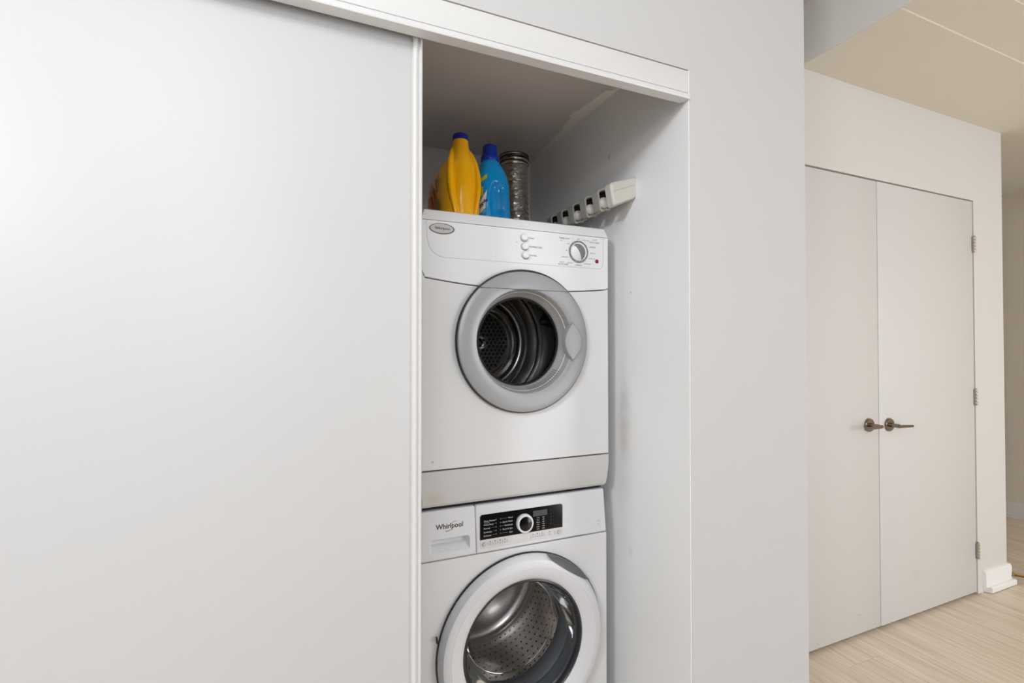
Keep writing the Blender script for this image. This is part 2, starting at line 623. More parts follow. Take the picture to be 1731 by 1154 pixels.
# sliding door in front of the left part of the closet
YD = 1.030
sd = struct('door_1', boxes((-0.94, 0.199, YD, YD + .018, 0.012, 2.035), bevel=.001), M['slide'], 'white sliding closet door')
stp = [(.199, .022), (.199, -.004), (.2005, -.0065), (.205, -.0075), (.2085, -.005), (.2095, -.0015), (.2125, -.0015), (.2135, -.005), (.2155, -.007), (.2185, -.006), (.2195, -.003), (.2195, .022)]
obj('edge_stile', loft([[(x, YD + d, z) for x, d in stp] for z in (0.012, 2.035)]), M['trim'], sd, angle=60)

obj('edge_band', boxes((.1972, .1990, YD - .0004, YD + .002, 0.012, 2.03)), M['edge'], sd)

# wall with the double door
DX0, DX1, DT = 1.615, 3.2385, 2.078
struct('wall_back', boxes((XP, DX0 - .04, YB, YB + .12, 0, ZC), (DX0 - .04, DX1 + .04, YB, YB + .12, DT + .012, ZC),
                          (DX1 + .04, XH, YB, YB + .12, 0, ZC), (XH - .1, XH, YB + .12, 6.0, 0, ZC),
                          (XP, XH - .1, YB + .6, YB + .65, 0, ZC)), M['hall'], 'white wall with the double door')
struct('trim_2', boxes((DX1 + .006, DX1 + .046, YB - .0035, YB + .11, 0.004, DT + .052), (DX0 - .046, DX0 - .006, YB - .0035, YB + .11, 0.004, DT + .052),
                       (DX0 - .0055, DX1 + .0055, YB - .0035, YB + .11, DT + .006, DT + .052)), M['hall'], 'flush white frame of the double door')
struct('trim_3', boxes((DX0 - .004, DX1 + .004, YB + .047, YB + .06, DT - .02, DT + .0055)), M['hall'], 'stop strip over the double door')
XM = 2.428


def door_leaf(name, x0, x1, y, label):
    return struct(name, boxes((x0, x1, y, y + .038, 0.016, DT), bevel=.0012), M['door'], label)


dl = door_leaf('door_2', DX0, XM - .0012, YB + .001, 'left leaf of the white double door')
dr = door_leaf('door_3', XM + .0012, DX1 - .001, YB - .001, 'right leaf of the white double door')


def lever(parent, x, z, yf, sgn, L, drop):
    """round rose, short neck towards the room and a straight lever"""
    h = obj('door_handle', lathe([(0, yf), (.0305, yf), (.0305, yf - .007), (.0285, yf - .010), (0, yf - .0105)], x, z, seg=40), M['nickel'], parent)
    bmn = tube([(x, yf - .008, z), (x, yf - .046, z - .001)], .0095, 16)
    yl = yf - .050
    n = 8
    secs = []
    for i in range(n + 1):
        t = i / n
        px = x - sgn * .011 + sgn * (L + .011) * t
        hw = .0080 - .0020 * t
        dp = .0075 - .0020 * t
        zz = z - .001 - drop * t
        secs.append([(px, yl + dp * math.cos(a), zz + hw * math.sin(a)) for a in [2 * PI * q / 16 for q in range(16)]])
    o = obj('lever', join(bmn, loft(secs)), M['nickel'], None)
    o.parent = h
    return h


lever(dl, 2.352, 0.947, YB + .001, -1, .105, .004)
lever(dr, 2.497, 0.940, YB - .001, 1, .095, .004)

hinge_me = None
for zc in (1.85, 1.039, 0.231):
    if hinge_me is None:
        bms = []
        for q in range(5):
            z0 = -.042 + q * .017
            bms.append(lathe([(0, z0), (.0062, z0), (.0066, z0 + .001), (.0066, z0 + .0155), (.0062, z0 + .0165), (0, z0 + .0165)], 0, 0, 'Z', 14))
        bms.append(lathe([(0, .043), (.0045, .043), (.0045, .046), (0, .048)], 0, 0, 'Z', 12))
        bms.append(boxes((-.012, .012, .001, .003, -.042, .043)))
        h = obj('hinge', join(*bms), M['hinge'], dr)
        hinge_me = h.data
    else:
        h = bpy.data.objects.new('hinge', hinge_me)
        COL.objects.link(h)
        h.parent = dr
    h.location = (DX1 + .0035, YB - .0075, zc)

# baseboards
BX0 = 3.299
secs = [(0, 0.004), (-.030, 0.004), (-.030, .026), (-.026, .031), (-.017, .033), (-.015, .036), (-.015, .100), (-.011, .112), (-.003, .116), (0, .116)]
pts = []
for d, z in secs:
    pts.append((d, z))
s0 = [(BX0 + (.022 if d <= -.025 else 0), YB + d, z) for d, z in pts]
s1 = [(XH - d, YB + d, z) for d, z in pts]
s2 = [(XH - d, 5.9, z) for d, z in pts]
struct('baseboard_hall', loft([s0, s1, s2]), M['base'], 'white stepped baseboard round the wall corner by the double door')
sb = [(0, 0.0), (-.020, 0.0), (-.020, .020), (-.013, .024), (-.012, .10), (-.006, .112), (0, .112)]
struct('baseboard_right', loft([[(XE + d, y, z) for d, z in sb] for y in (-2.9, 5.9)]), M['hall'], 'baseboard of the far right wall')

struct('wall_right', boxes((XE, XE + .1, -3.0, 6.1, 0, ZC)), M['hall_warmlit'], 'far right wall of the hall')
struct('wall_hall_end', boxes((XH, XE, 6.0, 6.1, 0, ZC)), M['hall'], 'end wall of the hall')
struct('wall_left', boxes((-2.6, -2.5, -3.0, YF, 0, ZC)), M['wall'], 'left wall of the near room')
# ceilings
struct('ceiling', boxes((-2.6, 1.912, -3.0, YB, ZC, ZC + .1)), M['ceiling'], 'ceiling of the near room')
XB = 1.912
cs = struct('ceiling_hall', boxes((XB, XE, 1.006, YB, ZS, ZS + .03), (XH, XE, YB, 6.0, ZS, ZS + .03)), M['ceiling'], 'dropped ceiling over the hall')
obj('ceiling_step', boxes((XB, XE, .834, 1.006, ZS + .007, ZS + .03)), M['ceiling'], cs)
obj('ceiling_step', boxes((XB, XE, -3.0, .834, ZS + .012, ZS + .03)), M['ceiling'], cs)
struct('wall_bulkhead', boxes((XB - .004, XB + .0005, -3.0, YB, ZS + .0012, ZC)), M['hall'], 'side of the dropped ceiling')

# ================================================================== DRYER
FD = 1.291
XD0, XD1 = .275, .876
DC = (.579, 1.3195)
dry = thing('dryer', (.5755, 1.60, .851), 'white front-loading dryer with silver door ring, stacked on top of the washer', 'dryer')
# cabinet shell: sides, back, top, base, open at the front
obj('cabinet', boxes((XD0 + .002, XD0 + .010, FD + .021, 1.88, .862, 1.655), (XD1 - .010, XD1 - .002, FD + .021, 1.88, .862, 1.655),
                     (XD0 + .010, XD1 - .010, 1.87, 1.88, .862, 1.655), (XD0 + .010, XD1 - .010, FD + .03, 1.87, .862, .872)), M['enamel'], dry)
# lid with sloping front edge
zs = 1.652
lid = [(FD + .001, zs + .0015), (FD + .001, zs + .004), (FD + .010, zs + .030), (FD + .018, zs + .034), (1.88, zs + .034), (1.88, zs + .0015)]


def lidx(x, sx):
    out = []
    for i, (y, z) in enumerate(lid):
        inset = 0.0 if z < zs + .01 else (.008 if z < zs + .032 else .014)
        out.append((x + sx * inset, y, z))
    return out


obj('lid', loft([lidx(XD0, 1), lidx(XD0 + .02, 0), lidx(XD1 - .02, 0), lidx(XD1, -1)]), M['enamel'], dry, angle=20)
# seam between control panel and lower front: curved
seam = [(XD0, 1.515), (.2765, 1.508), (.284, 1.493)]
for i in range(15):
    x = .284 + (.868 - .284) * i / 14
    u = (x - .60) / .30
    seam.append((x, 1.4705 + .0195 * u * u if u > 0 else 1.4705 + .0205 * u * u))
seam += [(XD1, 1.4905)]
up = [(XD0, zs), (XD0 + .002, zs)]
cp_out = [(x, z + .0016) for x, z in seam] + [(XD1, zs), (XD0, zs)]
lf_out = [(x, z - .0016) for x, z in seam] + [(XD1 + .001, .9645), (XD0, .9645)]
cpan = obj('control_panel', plate([cp_out], FD - .001, .02, .0015), M['enamel2'], dry)
obj('front_panel', plate([lf_out, circle(DC[0], DC[1], .146, 72)], FD, .02, .0015), M['enamel'], dry)
obj('gap_shade_strip', boxes((XD0 + .01, XD1 - .01, FD + .030, FD + .048, .8495, .8615)), M['black'], dry)  # black strip added to paint the shade between dryer and washer
# kick panel, its foot drawn in a little
kp = [(FD, .9605), (FD + .0005, .93), (FD + .003, .885), (FD + .007, .868), (FD + .014, .860), (FD + .03, .860), (FD + .03, .9605)]
obj('kick_panel', loft([[(x + s * max(0, .93 - z) * .10, y, z) for y, z in kp] for x, s in ((XD0, .6), (XD1 + .001, -1))]), M['kick'], dry, angle=25)
for fx in (.33, .82):
    for fy in (1.38, 1.82):
        obj('foot', lathe([(0, .8505), (.02, .8505), (.02, .8635), (0, .8635)], fx, fy, 'Z', 16), M['black'], dry)
# overlay line of the panel
YO = FD - .0012
ol_out = [(.2865, 1.650), (.2872, 1.625), (.2885, 1.605)]
for q in range(1, 13):
    t = q / 12
    ol_out.append(((1 - t) ** 2 * .2885 + 2 * t * (1 - t) * .2950 + t * t * .3400, (1 - t) ** 2 * 1.605 + 2 * t * (1 - t) * 1.5515 + t * t * 1.5505))
ol_out.append((.836, 1.5505))
for q in range(1, 9):
    t = q / 8
    ol_out.append(((1 - t) ** 2 * .836 + 2 * t * (1 - t) * .8575 + t * t * .8575, (1 - t) ** 2 * 1.5505 + 2 * t * (1 - t) * 1.5505 + t * t * 1.572))
ol_out.append((.8575, 1.65))
ol_in = [(x + (.0009 if x < .5 else -.0009) * (1 if 1.552 < z else 0), z + (.0009 if z < 1.6 else .0)) for x, z in ol_out]
bm = bmesh.new()
A = [bm.verts.new((x, YO, z)) for x, z in ol_out]
B = [bm.verts.new((x, YO, z)) for x, z in ol_in]
for i in range(len(A) - 1):
    bm.faces.new((A[i], A[i + 1], B[i + 1], B[i]))
obj('panel_outline', bm, M['faint'], cpan)
obj('panel_outline', flats([bar(.4915, .4919, 1.551, 1.65)], YO), M['faint2'], cpan)
# badge
bd = obj('badge', plate([circle(.331, 1.6300, .0355, 48, .0150)], FD - .0035, .003, .0012), M['badgerim'], cpan)
obj('badge_face', plate([circle(.3295, 1.6302, .0325, 48, .0128)], FD - .0045, .0015, .0006), M['badge'], dry)
obj('badge_lettering', text_mesh([('Whirlpool', .3315, 1.6300, .0100, 'CENTER')], FD - .0048, bold=.00012), M['dkgrey'], dry)
obj('badge_swirl', flats([arc(.3165, 1.6330, .0065, .0030, 110, 330, .0011, .2)], FD - .00485), M['redprint'], dry)
# buttons
for bx, bz in ((.5795, 1.6275), (.5818, 1.6015), (.584, 1.5755)):
    obj('button', lathe([(.0100, FD - .0008), (.0100, FD - .008), (.0090, FD - .0100), (.006, FD - .0115), (0, FD - .0120)], bx, bz, seg=32), M['enamel2'], dry)
    obj('button_shade', lathe([(.0116, FD - .0012), (.0116, FD - .003), (.0098, FD - .003)], bx + .0006, bz - .0010, seg=32), M['lightgrey'], dry)
# dial
dx, dz = .7665, 1.6000
dial = obj('dial', lathe([(.0345, FD - .0008), (.0345, FD - .0030), (.0240, FD - .0030)], dx, dz, seg=64), M['dial'], dry)
obj('dial_mark', flats([[(dx + r * math.cos(a + s), dz + r * math.sin(a + s)) for r, s in ((.0235, -.018), (.035, -.014), (.035, .014), (.0235, .018))] for a in [PI / 2 + q * 2 * PI / 11 for q in range(11)]], FD - .0033), M['whiteprint'], dry)
# knob: a ridge from upper left to lower right, its left slope white, its right slope grey
RK = .0345


def slope(side):
    n = 18
    a_top, a_bot = math.radians(134), math.radians(-73)
    crest, rim = [], []
    for i in range(n + 1):
        t = i / n
        h = math.sin(PI * t) ** .7 if 0 < t < 1 else 0
        e0 = (.78 * math.cos(a_top), .78 * math.sin(a_top))
        e1 = (.78 * math.cos(a_bot), .78 * math.sin(a_bot))
        bx_ = e0[0] * (1 - t) + e1[0] * t - .04 * math.sin(PI * t)
        bz_ = e0[1] * (1 - t) + e1[1] * t + .06 * math.sin(PI * t)
        crest.append((dx + RK * bx_, FD - .0042 - .0125 * h, dz + RK * bz_))
        a = a_top + ((a_bot + 2 * PI if side < 0 else a_bot) - a_top) * t
        rr_ = .78 if side < 0 else .78 - .11 * math.sin(PI * t)
        rim.append((dx + RK * rr_ * math.cos(a), FD - .0039, dz + RK * rr_ * math.sin(a)))
    bm = bmesh.new()
    m = 6
    g = []
    for c, r in zip(crest, rim):
        row = []
        for k_ in range(m + 1):
            q = k_ / m
            b = q ** (1.6 if side > 0 else .8)
            row.append(bm.verts.new((c[0] * (1 - q) + r[0] * q, c[1] * (1 - b) + r[1] * b, c[2] * (1 - q) + r[2] * q)))
        g.append(row)
    for A, B in zip(g, g[1:]):
        for k_ in range(m):
            bm.faces.new((A[k_], A[k_ + 1], B[k_ + 1], B[k_]))
    bmesh.ops.remove_doubles(bm, verts=bm.verts[:], dist=1e-6)
    bmesh.ops.recalc_face_normals(bm, faces=bm.faces[:])
    return bm


obj('dial_plate', lathe([(.0285, FD - .0012), (.0285, FD - .0036), (0, FD - .0036)], dx, dz, seg=48), M['enamel2'], dry)
obj('dial_knob', slope(-1), M['enamel2'], dry, angle=60)
obj('dial_knob_flank', slope(1), M['dial'], dry, angle=60)
obj('indicator_lamp', lathe([(.0062, FD - .0008), (.0062, FD - .0025), (.004, FD - .004), (0, FD - .0045)], .8335, 1.5745, seg=24), M['red'], dry)
L = FD - .00135
obj('lettering', text_mesh([('START', .5945, 1.6275, .0066, 'LEFT'), ('TEMPERATURE', .5965, 1.6020, .0066, 'LEFT'), ('POWER', .5985, 1.5760, .0066, 'LEFT'),
                            ('TIMED DRY', .7165, 1.6375, .0072, 'CENTER'), ('AUTO DRY', .8250, 1.6330, .0072, 'CENTER'), ('AUTO DRY', .7130, 1.5575, .0072, 'CENTER'),
                            ('NORMAL', .8055, 1.6180, .0060, 'LEFT'), ('NORMAL', .7675, 1.5580, .0060, 'CENTER')], L), M['dkgrey'], cpan)
obj('lettering_grey', text_mesh([('OFF', .7665, 1.6400, .0052, 'CENTER'), ('5', .7465, 1.6380, .0052, 'CENTER'), ('EXTRA DRY', .7930, 1.6375, .0048, 'CENTER'),
                                 ('SENSOR', .8265, 1.6410, .0046, 'CENTER'), ('LESS DRY', .8085, 1.5985, .0050, 'LEFT'), ('DAMP DRY', .8045, 1.5810, .0048, 'LEFT'),
                                 ('EXTRA DRY', .7990, 1.5635, .0050, 'CENTER'), ('LESS DRY', .7365, 1.5630, .0050, 'CENTER'), ('DAMP DRY', .7180, 1.5800, .0050, 'CENTER'),
                                 ('20', .7240, 1.6010, .0058, 'CENTER'), ('40', .7300, 1.6220, .0058, 'CENTER'), ('SENSOR', .7080, 1.5640, .0046, 'CENTER'), ('min.', .7060, 1.6310, .0044, 'CENTER')], L), M['grey'], cpan)
obj('printed_line', flats([bar(.7365, .7440, 1.6395, 1.6398), bar(.7010, .7190, 1.6335, 1.6337), bar(.733, .758, 1.5525, 1.5528), bar(.553, .560, 1.6125, 1.6129), bar(.553, .5595, 1.6105, 1.6108),
                           arc(.5575, 1.592, .0028, .0028, 0, 350, .0004), arc(.5565, 1.6118, .0030, .0022, 10, 170, .0005)], L), M['lightgrey'], cpan)

# door ring
YR = FD - .020


def tilt_top(p):
    """above the crease in line with the seam the ring leans back a little"""
    zc = 1.4705
    if p.z > zc:
        p.y += (p.z - zc) * .10
    return p


bm = lathe([(.2085, FD - .004), (.2085, YR + .006), (.2065, YR + .002), (.2025, YR), (.190, YR - .0006), (.175, YR - .0010), (.158, YR - .0005), (.1535, YR + .0012), (.1510, YR + .006)], DC[0], DC[1], seg=96)
ringm = bpy.data.meshes.new('r')
bm.to_mesh(ringm)
bm.free()
bmr = bmesh.new()
bmr.from_mesh(ringm)
g = bmr.verts[:] + bmr.edges[:] + bmr.faces[:]
bmesh.ops.bisect_plane(bmr, geom=g, plane_co=(0, 0, 1.4705), plane_no=(0, 0, 1))
for v in bmr.verts:
    tilt_top(v.co)
ddr = obj('door', bmr, M['silver'], dry, angle=30)
# dark crease across the top of the ring
cz = 1.4705
h1 = math.sqrt(.2075 ** 2 - (cz - DC[1]) ** 2)
obj('door_crease', boxes((DC[0] - h1, DC[0] + h1, YR - .0014, YR + .002, cz - .0009, cz + .0009)), M['grey'], ddr)
obj('door_gasket', lathe([(.19, FD - .0005), (.2110, FD - .0005), (.2118, FD - .004), (.2118, YR + .010), (.2095, YR + .006), (.19, YR + .008)], DC[0], DC[1], seg=96), M['black'], ddr)
# bowl leading to the glass
YG = FD + .034
obj('door_bowl', lathe([(.1512, YR + .0055), (.1500, YR + .010), (.1475, YR + .018), (.1430, FD + .012), (.1385, FD + .026), (.1345, YG), (.1305, YG + .004)], DC[0], DC[1], seg=96), M['bowl'], ddr, angle=85)
obj('glass_rim', lathe([(.1330, YG - .002), (.1305, YG - .0035), (.1285, YG - .001), (.1278, YG + .006)], DC[0], DC[1], seg=96), M['black'], ddr)
obj('door_glass', lathe([(.1285, YG + .002), (.08, YG + .0025), (0, YG + .003)], DC[0], DC[1], seg=64), M['glass'], ddr)
# lint grille: a field of small holes low on the bowl, right of the middle
bmh = bmesh.new()
for i in range(15):
    a = math.radians(-82 + i * 3.1)
    for kq in range(5):
        f = kq / 4
        r = .1478 - .0085 * f
        y0 = YR + .018 + (FD + .012 - YR - .018) * f
        y0 = YR + .016 + f * .024
        c = Vector((DC[0] + (r - .0006) * math.cos(a), y0, DC[1] + (r - .0006) * math.sin(a)))
        n = Vector((-math.cos(a), -.30, -math.sin(a))).normalized()
        t1 = Vector((-math.sin(a), 0, math.cos(a)))
        t2 = n.cross(t1)
        bmh.faces.new([bmh.verts.new(c + t1 * .0022 * math.cos(q * PI / 3) + t2 * .0019 * math.sin(q * PI / 3)) for q in range(6)])
tag(obj('grille_holes', bmh, M['grey'], ddr), kind='stuff')
# handle: lens-shaped pad with a deep left flank
hc = (.7310, 1.3190)
secs = []
for d, s in ((YR + .006, 1.0), (YR - .008, .97), (YR - .0115, .90), (YR - .0125, .6)):
    ring = []
    n = 20
    hh = .0600
    for i in range(n + 1):
        t = -1 + 2 * i / n
        ring.append((hc[0] + s * (.0325 * (1 - t * t)) - .002, d, hc[1] + hh * t * s))
    for i in range(1, n):
        t = 1 - 2 * i / n
        ring.append((hc[0] - s * (.0285 * (1 - t * t)) - .002, d, hc[1] + hh * t * s))
    secs.append(ring)
obj('door_handle', loft(secs), M['silver'], ddr, angle=40)

# drum
DB = 1.705
drum = obj('drum', lathe([(.131, YG + .018), (.150, YG + .022), (.262, FD + .085), (.268, FD + .10), (.268, DB - .12), (.255, DB - .10), (.250, DB - .03),
                          (.240, DB - .02), (.226, DB - .028), (.214, DB - .02), (.196, DB - .006), (.186, DB - .016), (.176, DB - .006), (.160, DB), (.148, DB - .008), (.138, DB - .012), (.130, DB - .002), (.123, DB)], DC[0], DC[1], seg=96), M['dark_steel'], dry, angle=60)
for a in (20, 140, 260):
    t = math.radians(a)
    secs = []
    for s in (0, 1):
        y = FD + .12 + s * .20
        c = Vector((DC[0], y, DC[1]))
        e = Vector((math.cos(t), 0, math.sin(t)))
        f = Vector((-math.sin(t), 0, math.cos(t)))
        secs.append([c + e * .268 + f * .040, c + e * .240 + f * .020, c + e * .222 + f * .006, c + e * .222 - f * .006, c + e * .240 - f * .020, c + e * .268 - f * .040])
    o = obj('drum_baffle', loft(secs), M['dark_steel'], None)
    o.parent = drum
obj('drum_plate', lathe([(.126, DB - .004), (.121, DB - .008), (.1165, DB - .004), (0, DB - .004)], DC[0], DC[1], seg=64), M['perf'], drum)
bmh = bmesh.new()
bmr = bmesh.new()
sp = .0165
for i in range(-8, 9):
    for j in range(-9, 10):
        x = (i + (.5 if j % 2 else 0)) * sp
        z = j * sp * .866
        rr = math.hypot(x, z)
        if .030 < rr < .110:
            c = Vector((DC[0] + x, 0, DC[1] + z))
            n = 10
            ro = [bmr.verts.new((c.x + .0072 * math.cos(2 * PI * q / n), DB - .0042, c.z + .0072 * math.sin(2 * PI * q / n))) for q in range(n)]
            ri = [bmr.verts.new((c.x + .0056 * math.cos(2 * PI * q / n), DB - .0072, c.z + .0056 * math.sin(2 * PI * q / n))) for q in range(n)]
            for q in range(n):
                bmr.faces.new((ro[q], ro[(q + 1) % n], ri[(q + 1) % n], ri[q]))
            bmh.faces.new([bmh.verts.new((c.x + .0054 * math.cos(2 * PI * q / n), DB - .0048, c.z + .0054 * math.sin(2 * PI * q / n))) for q in range(n)])
bmesh.ops.recalc_face_normals(bmr, faces=bmr.faces[:])
tag(obj('plate_collars', bmr, M['perf'], drum), kind='stuff')
tag(obj('plate_holes', bmh, M['hole'], drum), kind='stuff')
obj('drum_hub', lathe([(.026, DB - .004), (.025, DB - .012), (.018, DB - .017), (0, DB - .019)], DC[0], DC[1], seg=32), M['chrome'], drum)

# ================================================================== WASHER
XW0, XW1, ZT, ZSM = .273, .868, .845, .715
was = thing('washer', (.57, 1.60, 0), 'white front-loading washer with black control display, under the dryer', 'washer')
TL = .115


def wm(p):
    """the washer's upper front leans back above the seam; points are given as seen in its lower front plane"""
    if p.z > ZSM:
        dy = (p.z - ZSM) * TL
        f = 1 + dy / FD
        return Vector((p.x * f, p.y + dy, p.z))
    return p


def wm0(p):
    return Vector((p.x, p.y + max(0, p.z - ZSM) * TL, p.z))


obj('cabinet', boxes((XW0 + .002, XW0 + .010, FD + .021, 1.87, .02, ZT - .012), (XW1 - .010, XW1 - .002, FD + .021, 1.87, .02, ZT - .012),
                     (XW0 + .010, XW1 - .010, 1.86, 1.87, .02, ZT - .012), (XW0 + .010, XW1 - .010, FD + .03, 1.86, .02, .03)), M['enamel'], was)
obj('worktop', boxes((XW0, XW1, FD + .036, 1.87, ZT - .012, ZT), bevel=.004), M['enamel'], was)
for fx in (.33, .81):
    for fy in (1.38, 1.80):
        obj('foot', lathe([(0, 0), (.022, 0), (.022, .02), (0, .02)], fx, fy, 'Z', 16), M['black'], was)
WC = (.5775, .436)
obj('front_panel', plate([rrect(XW0, XW1, .03, ZSM - .001, .004), circle(WC[0], WC[1], .205, 80)], FD, .02, .0012), M['enamel'], was)
XG = .4335
# control fascia and drawer front with rounded top edge


def fascia(x0, x1, hole=None):
    me = plate([rrect(x0, x1, ZSM + .001, ZT + .003, (.001, .001, .006, .006))] + ([hole] if hole else []), FD, .022, .0035, wm0)
    return me


fas = obj('control_fascia', fascia(XG + .0008, XW1), M['washer'], was)
hole = rrect(.3025, .4128, .7370, .7690, .005)
drw = obj('drawer_front', fascia(XW0, XG - .0008, hole), M['washer'], was)
# recess of the drawer: scooped pocket
bm = bmesh.new()
ringA = [wm(Vector((x, FD + .0015, z))) for x, z in rrect(.3000, .4115, .7360, .7700, .005)]
ringB = [wm(Vector((x, FD + .012, z))) for x, z in rrect(.3030, .4050, .7490, .7690, .004)]
ringC = [wm(Vector((x, FD + .020, z))) for x, z in rrect(.3050, .4000, .7530, .7690, .004)]
rs = [[bm.verts.new(p) for p in r] for r in (ringA, ringB, ringC)]
for A, B in zip(rs, rs[1:]):
    for i in range(len(A)):
        j = (i + 1) % len(A)
        bm.faces.new((A[i], A[j], B[j], B[i]))
bm.faces.new(rs[-1])
bmesh.ops.recalc_face_normals(bm, faces=bm.faces[:])
obj('drawer_pocket', bm, M['washer'], drw)
# maker's name with its gold ring
obj('name_lettering', text_mesh([('Whirlpool', .3545, .8030, .0186, 'CENTER')], FD - .0003, wm, .00045), M['dkgrey'], drw)
obj('name_ring', flats([arc(.3640, .8050, .0120, .0055, -20, 150, .0017, .75), arc(.3535, .7960, .0115, .0048, 150, 320, .0020, .45)], FD - .0005, wm), M['gold'], drw)
# console
K = FD - .0008
con = obj('control_console', plate([rrect(.4425, .7085, .7270, .8205, (.012, .012, .007, .007))], FD - .0012, .003, .0005, wm), M['strip'], fas)
obj('display_panel', plate([rrect(.4428, .7082, .7520, .8203, (.0005, .0005, .007, .007))], FD - .0020, .003, .0004, wm), M['gloss_black'], fas)
Y1 = FD - .0024
obj('display_screen', flats([bar(.6090, .6560, .7945, .8110)], Y1, wm), M['lcd'], fas)
kn = obj('program_knob', lathe([(.0265, 0), (.0265, -.008), (.0245, -.0105), (.0205, -.0110), (.0205, -.0095)], 0, 0, seg=56), M['chrome'], None)
kc = wm(Vector((.5805, FD - .002, .7812)))
for v in kn.data.vertices:
    v.co = Vector((v.co.x, v.co.y + v.co.z * TL, v.co.z)) + kc
kn.data.materials[0] = M['washer']
kn.parent = fas
kf = obj('knob_face', lathe([(.0207, -.0098), (.012, -.0108), (0, -.0110)], 0, 0, seg=48), M['gloss_black'], None)
for v in kf.data.vertices:
    v.co = Vector((v.co.x, v.co.y + v.co.z * TL, v.co.z)) + kc
kf.parent = fas
rows = [.8025, .7925, .7825, .7725, .7625]
names_l = ['Clean Washer', 'Heavy Duty', 'Normal', 'Synthetics', 'Delicates']
names_r = ['Wool', 'Quick Wash', 'Handwash', 'Rinse & Spin', 'Spin']
items = []
lines = []
for i, z in enumerate(rows):
    items.append((names_l[i], .4535, z - .001, .0062, 'LEFT'))
    items.append((names_r[i], .5430, z, .0062, 'RIGHT'))
    wl = [.032, .027, .021, .027, .024][i]
    wr = [.014, .031, .026, .032, .012][i]
    lines.append(bar(.4560 + wl, .4925, z - .0002, z + .0002))
    lines.append(bar(.4915, .4922, z - .002, z + .002))
    lines.append(bar(.5040, .5405 - wr, z - .0002, z + .0002))
    lines.append(bar(.5040, .5047, z - .002, z + .002))
items.append(('with', .4545, .7972, .0030, 'LEFT'))
items.append(('gentle', .4615, .7972, .0038, 'LEFT'))
for i in range(6):
    z = .7895 - i * .0063
    items.append((['Cold', 'Cool', 'Warm', 'Hot', 'Extra', 'Light'][i], .6255, z, .0045, 'CENTER'))
    items.append((['400', '600', '800', '1000', '1200', '1400'][i], .6430, z, .0045, 'CENTER'))
obj('display_lettering', text_mesh(items, Y1, wm), M['whiteprint'], fas)
obj('display_lines', flats(lines, Y1, wm), M['lightgrey'], fas)
obj('display_marks', flats([arc(.6690, .806 - i * .0095, .0022, .0022, 0, 350, .0008) for i in range(5)] + [bar(.6765, .6772, .804 - i * .0095, .808 - i * .0095) for i in range(5)]
                           + [bar(.6510, .6514, .788 - i * .0063, .791 - i * .0063) for i in range(6)], Y1, wm), M['dimprint'], fas)
Y2 = FD - .0015
bars = []
for x in (.4660, .4810, .4965, .5115, .5270, .6015, .6165, .6310, .6465, .6615 + .020):
    bars.append(bar(x - .0004, x + .0004, .7340, .7445))
icons = []
for i, x in enumerate((.4735, .4885, .5040, .5190, .6090, .6238, .6385, .6640)):
    icons.append(circle(x, .7440, .0022, 8, .0018) if i % 2 else bar(x - .0022, x + .0022, .7425, .7450))
    icons.append(bar(x - .004, x + .004, .7375, .7382))
    icons.append(bar(x - .0035, x + .0035, .7352, .7358))
icons += [arc(.4540, .7390, .0050, .0050, 0, 350, .0018), arc(.4540, .7390, .0022, .0022, 0, 350, .001), arc(.6955, .7390, .0050, .0050, 0, 350, .0016), bar(.6945, .6965, .7380, .7400)]
obj('key_bars', flats(bars, Y2, wm), M['grey'], fas)
obj('key_icons', flats(icons, Y2, wm), M['grey'], fas)
obj('energy_mark', flats([arc(.8390, .7475, .0055, .0050, 20, 165, .0010), bar(.8335, .8340, .7440, .7480), bar(.8440, .8445, .7440, .7500), bar(.8335, .8445, .7435, .7440), bar(.8330, .8450, .7395, .7400), bar(.8330, .8450, .7378, .7382)], FD - .0003, wm), M['lightgrey'], fas)
# door
DYR = FD - .034
wd = obj('door', lathe([(.2595, FD - .003), (.2590, FD - .012), (.2560, FD - .021), (.2480, DYR + .004), (.2400, DYR + .0008), (.2290, DYR), (.2284, DYR + .0012), (.2272, DYR + .0012), (.2266, DYR + .0003),
                        (.213, DYR + .003), (.199, DYR + .009), (.1905, DYR + .014), (.1875, DYR + .018)], WC[0], WC[1], seg=112), M['washer'], was, angle=25)
obj('door_seal_line', lathe([(.2, FD - .0005), (.2622, FD - .0005), (.2628, FD - .002), (.2626, FD - .0065), (.2595, FD - .0068)], WC[0], WC[1], seg=112), M['black'], wd)
# dark grip scooped out of the upper right of the door's rim
a0, a1 = 38, 74
n = 26
secs = []
for i in range(n + 1):
    t = math.radians(a0 + (a1 - a0) * i / n)
    s = max(0.0, math.sin(PI * i / n)) ** .6
    ce, se = math.cos(t), math.sin(t)
    ro, ri = .2602, .2602 - .020 * s - .0005
    secs.append([(WC[0] + r * ce, y, WC[1] + r * se) for r, y in ((ro + .0004, FD - .0055), (ro + .0006, FD - .016), (ro + .0004, FD - .0232), (ro - .006 * s, FD - .0300), (ri - .002 * s, FD - .0352), (ri, FD - .020))])
obj('door_grip', loft(secs), M['grey'], wd, angle=40)
obj('hinge_cover', boxes((.3145, .3185, FD - .016, FD - .004, .500, .514), bevel=.001), M['black'], wd)
